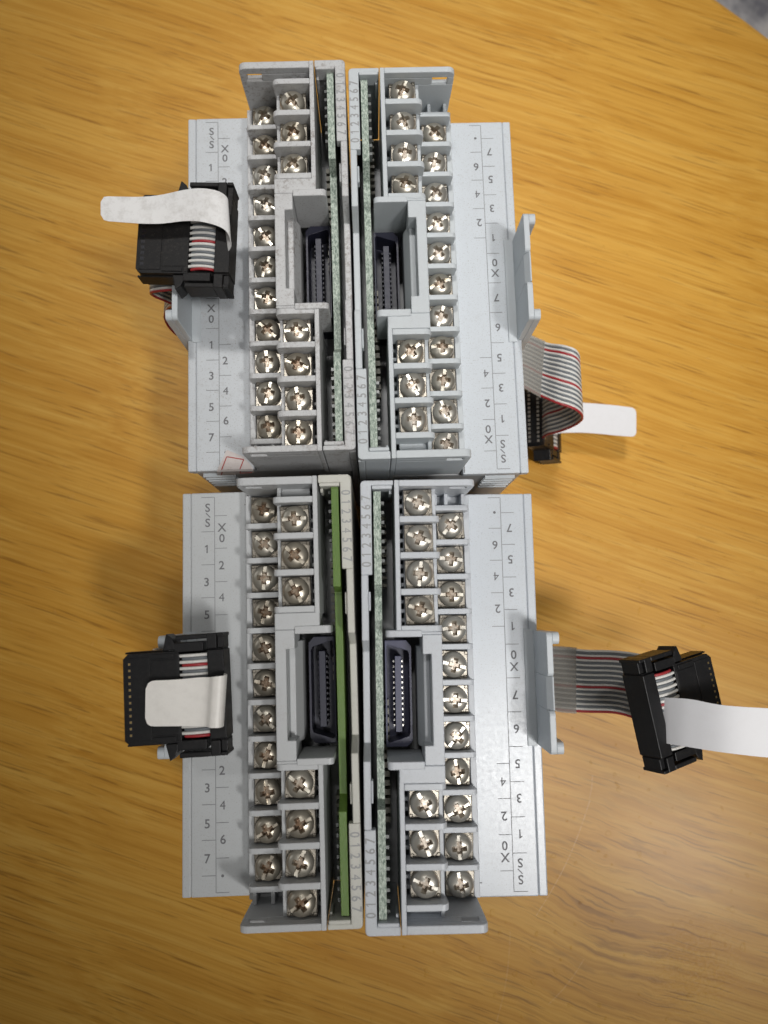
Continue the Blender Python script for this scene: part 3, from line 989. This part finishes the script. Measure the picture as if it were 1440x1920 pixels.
# upper left: plug lies on the guard of the module, its tab sticks out to the left
c_tl = make_cable((-31.4, 56.3, 88.0), (1, -0.02, 0.03), (-0.03, 1, 0.0), 'dusty black plug on the upper left module with a scuffed white tab sticking out left',
                  M['black_dusty'], M['socket_dark'], True)
pull_tab(c_tl, [((-33.3, 53.0, 86.5), (-33.3, 60.8, 87.0)), ((-31.9, 52.4, 87.8), (-32.2, 61.2, 89.5)), ((-30.9, 53.2, 89.8), (-31.4, 62.0, 92.2)), ((-32.0, 55.4, 91.6), (-33.0, 63.0, 93.4)),
                ((-36.0, 56.7, 92.2), (-36.6, 63.6, 93.6)), ((-40.2, 57.1, 92.0), (-40.4, 63.7, 92.8)), ((-45.5, 56.7, 91.6), (-45.6, 63.0, 92.0)), ((-50.4, 56.7, 91.6), (-50.4, 62.6, 91.8)),
                ((-58.2, 57.2, 91.8), (-58.4, 62.6, 92.0))], M['tab_dirty'], 60, 1.3)
ribbon(c_tl, [((-40.0, 62.0, 80.5), (-39.0, 46.5, 80.5)), ((-46.0, 63.0, 79.0), (-45.5, 47.2, 79.0)), ((-52.5, 63.5, 74.5), (-51.8, 48.6, 74.5)), ((-53.6, 64.0, 69.0), (-53.2, 50.0, 69.0)), ((-50.4, 65.0, 62.0), (-50.2, 50.6, 62.0)),
              ((-53.2, 67.0, 55.0), (-53.6, 52.6, 55.0)), ((-56.0, 68.0, 48.0), (-56.4, 52.8, 48.0)), ((-55.0, 67.0, 42.0), (-55.4, 51.0, 42.0)), ((-50.0, 66.0, 38.0), (-50.4, 49.4, 38.0)), ((-43.5, 66.0, 38.0), (-43.0, 49.5, 38.0))], 48)

# lower left: plug on the guard, tab folded back over it
c_bl = make_cable((-30.0, -41.2, 88.0), (1, 0.07, 0.02), (-0.07, 1, 0.0), 'black plug with gold contacts on the lower left module, off-white tab folded back over it',
                  M['black'], M['gold'], True)
pull_tab(c_bl, [((-33.4, -47.2, 87.4), (-32.7, -37.6, 87.4)), ((-31.4, -47.2, 87.6), (-30.8, -37.3, 87.6)), ((-29.9, -47.4, 89.0), (-29.5, -37.4, 89.0)), ((-30.3, -47.5, 91.0), (-29.9, -37.5, 91.0)),
                ((-32.0, -47.5, 91.2), (-31.6, -37.7, 91.2)), ((-33.4, -47.4, 89.8), (-33.0, -37.9, 89.8)), ((-35.5, -47.4, 89.4), (-35.2, -38.0, 89.4)), ((-39.8, -47.4, 89.6), (-39.8, -38.4, 89.6)), ((-45.2, -47.4, 89.8), (-45.4, -38.6, 89.8))],
         M['tab_cream'], 60, 1.6)
ribbon(c_bl, [((-36.0, -33.5, 80.6), (-37.0, -49.0, 80.6)), ((-42.5, -33.2, 80.4), (-43.4, -48.9, 80.4)), ((-47.5, -33.0, 77.5), (-48.2, -48.6, 77.5)), ((-48.0, -32.8, 68.0), (-48.5, -48.4, 68.0)), ((-46.5, -32.6, 55.0), (-47.0, -48.2, 55.0)), ((-42.5, -32.6, 50.0), (-42.0, -48.2, 50.0))], 36)

# upper right: plug stands beside the module, cable folded over in front of it
c_tr = make_cable((60.0, 34.6, 4.4), (0.47, 0.05, -0.88), (0.0, 1, 0.05), 'black plug hanging beside the upper right module under a fold of striped ribbon cable',
                  M['black'], M['tin'], True)
ribbon(c_tr, [((36.0, 52.8, 43.0), (37.0, 37.4, 43.0)), ((41.2, 50.6, 44.0), (40.6, 35.4, 44.0)), ((46.2, 47.4, 46.2), (44.6, 32.2, 46.2)), ((49.8, 45.6, 49.4), (48.0, 29.4, 49.4)), ((53.0, 44.2, 50.0), (52.4, 27.6, 50.0)),
              ((55.0, 43.0, 46.4), (55.4, 26.4, 46.4)), ((55.2, 42.4, 40.0), (55.4, 26.0, 40.0)), ((53.0, 42.0, 33.0), (52.8, 25.8, 33.0)), ((50.8, 42.2, 27.0), (50.4, 26.2, 27.0)), ((50.5, 42.6, 21.0), (50.2, 26.6, 21.0))], 50, (0, 12))
pull_tab(c_tr, [((54.5, 29.6, 12.0), (55.0, 39.4, 12.0)), ((58.2, 30.6, 11.4), (58.6, 40.6, 11.4)), ((65.3, 30.6, 12.0), (65.6, 40.2, 12.0)), ((74.1, 29.6, 13.0), (74.5, 39.2, 13.0)), ((80.9, 28.8, 14.0), (81.3, 38.0, 14.0))], M['tab'], 60, 1.5)

# lower right: plug held up at the end of its cable
c_br = make_cable((58.42, -47.04, 80.53), (-0.8914, -0.2093, 0.4020), (0.2041, -0.9773, -0.0562), 'black plug held up right of the lower right module on its grey ribbon cable',
                  M['black'], M['gold'], True)
ribbon(c_br, [((36.0, -34.3, 42.0), (35.6, -50.2, 42.0)), ((41.5, -34.1, 42.2), (41.2, -50.1, 42.2)), ((45.8, -34.1, 42.6), (45.4, -50.0, 42.6)), ((49.5, -34.2, 44.0), (49.0, -50.3, 44.0)), ((54.5, -34.6, 46.0), (54.0, -50.4, 46.0)), ((61.1, -34.7, 48.0), (60.5, -50.4, 48.0)),
              ((66.6, -35.4, 51.0), (64.6, -51.4, 51.0)), ((69.2, -36.6, 57.0), (66.0, -52.6, 57.0)), ((67.5, -38.0, 66.0), (64.5, -54.0, 66.0)), ((64.6, -38.6, 72.5), (61.2, -54.4, 72.5))], 48, (0, 20))
pull_tab(c_br, [((60.4, -52.4, 77.2), (61.0, -43.2, 77.6)), ((62.0, -52.6, 79.6), (62.8, -43.1, 79.8)), ((65.2, -52.8, 82.4), (66.0, -43.1, 82.6)), ((70.8, -53.4, 85.0), (71.4, -44.0, 85.2)), ((79.7, -54.2, 86.4), (80.3, -44.5, 86.6)), ((88.0, -54.4, 86.8), (88.6, -44.9, 87.0)), ((94.0, -54.4, 86.0), (94.6, -45.0, 86.0))], M['tab'], 60, 1.5)

# ------------------------------------------------------------------ table and floor
R_T = 450.0
ctr = Vector((132.0 - 0.643 * R_T, 184.6 - 0.766 * R_T))
tb = MB()
prof = [(0, -30.0), (R_T - 3, -30.0), (R_T, -27.0), (R_T, -3.0), (R_T - 1.0, -0.9), (R_T - 3.0, 0.0), (0, 0.0)]
tb.lathe(prof, 180, 0, (ctr.x, ctr.y, 0))
tbl = empty('wooden_table', (0, 0, 0), 0, 'varnished orange wooden table top carrying the modules', 'table')
top = put('tabletop', tb.mesh('tabletop'), M['wood'], tbl)
lg = MB(); lg.lathe([(0, -720), (220, -720), (220, -700), (45, -660), (45, -60), (120, -30.2), (0, -30.2)], 48, 0, (ctr.x, ctr.y, 0))
put('pedestal', lg.mesh('pedestal', True), M['wood'], tbl)
fl = MB(); fl.add([(-3000, -3000, -720), (3000, -3000, -720), (3000, 3000, -720), (-3000, 3000, -720)], [(0, 1, 2, 3)])
f = put('floor', fl.mesh('floor'), M['floor']); f['kind'] = 'structure'

# guessed seat for an unidentified pale blur past the table, raised to catch light
def fabric():
    m, nt, p = nodes_of('pale_grey_fabric')
    co = mm_coords(nt, jitter=False)
    f = noise(nt, co, 0.045, 3.0)
    g = noise(nt, co, 1.2, 3.0)
    col = ramp(nt, f, [(0.34, (0.30, 0.30, 0.34)), (0.48, (0.75, 0.73, 0.74)), (0.60, (0.92, 0.88, 0.86))])
    col = mix(nt, math_n(nt, 'MULTIPLY', g, 0.3), col, (0.25, 0.24, 0.25))
    nt.links.new(col, p.inputs['Base Color'])
    p.inputs['Roughness'].default_value = 0.9
    bump(nt, p, g, 0.4, 0.0005)
    return m
M['fabric'] = fabric()
M['dark_wood'] = flat('dark_stained_wood', (0.055, 0.035, 0.022), 0.45)
ch = empty('guessed_seat', (300, 340, -720), -0.72, 'guessed pale grey cushioned seat for an unidentified blur beyond the far corner of the table', 'guessed_seat')
cu = MB()
prof = []
n = 24
rows = []
for i in range(n + 1):
    row = []
    for j in range(n + 1):
        u, v = -1 + 2 * i / n, -1 + 2 * j / n
        x = 205 * math.copysign(abs(u) ** 0.92, u); y = 200 * math.copysign(abs(v) ** 0.92, v)
        h = 590 - 26 * (max(abs(u), abs(v)) ** 7) - 10 * (abs(u * v) ** 3) + 5 * math.sin(3.1 * u + 1) * math.cos(2.7 * v)
        row.append((x, y, h))
    rows.append(row)
cu.sheet(rows, 42)
put('seat_cushion', cu.mesh('seat_cushion', True), M['fabric'], ch)
fr = MB(); fr.box(-200, 200, -195, 195, 505, 545)
put('seat_frame', fr.mesh('seat_frame'), M['dark_wood'], ch, bevel=8)
for sx in (-1, 1):
    for sy in (-1, 1):
        l = MB(); l.add([(sx * 180 + a * 20, sy * 175 + b_ * 20, 505) for a, b_ in ((-1, -1), (1, -1), (1, 1), (-1, 1))] + [(sx * 190 + a * 13, sy * 185 + b_ * 13, 0) for a, b_ in ((-1, -1), (1, -1), (1, 1), (-1, 1))],
                        [(0, 1, 2, 3), (7, 6, 5, 4), (0, 4, 5, 1), (1, 5, 6, 2), (2, 6, 7, 3), (3, 7, 4, 0)])
        put('leg', l.mesh('leg'), M['dark_wood'], ch, bevel=3)
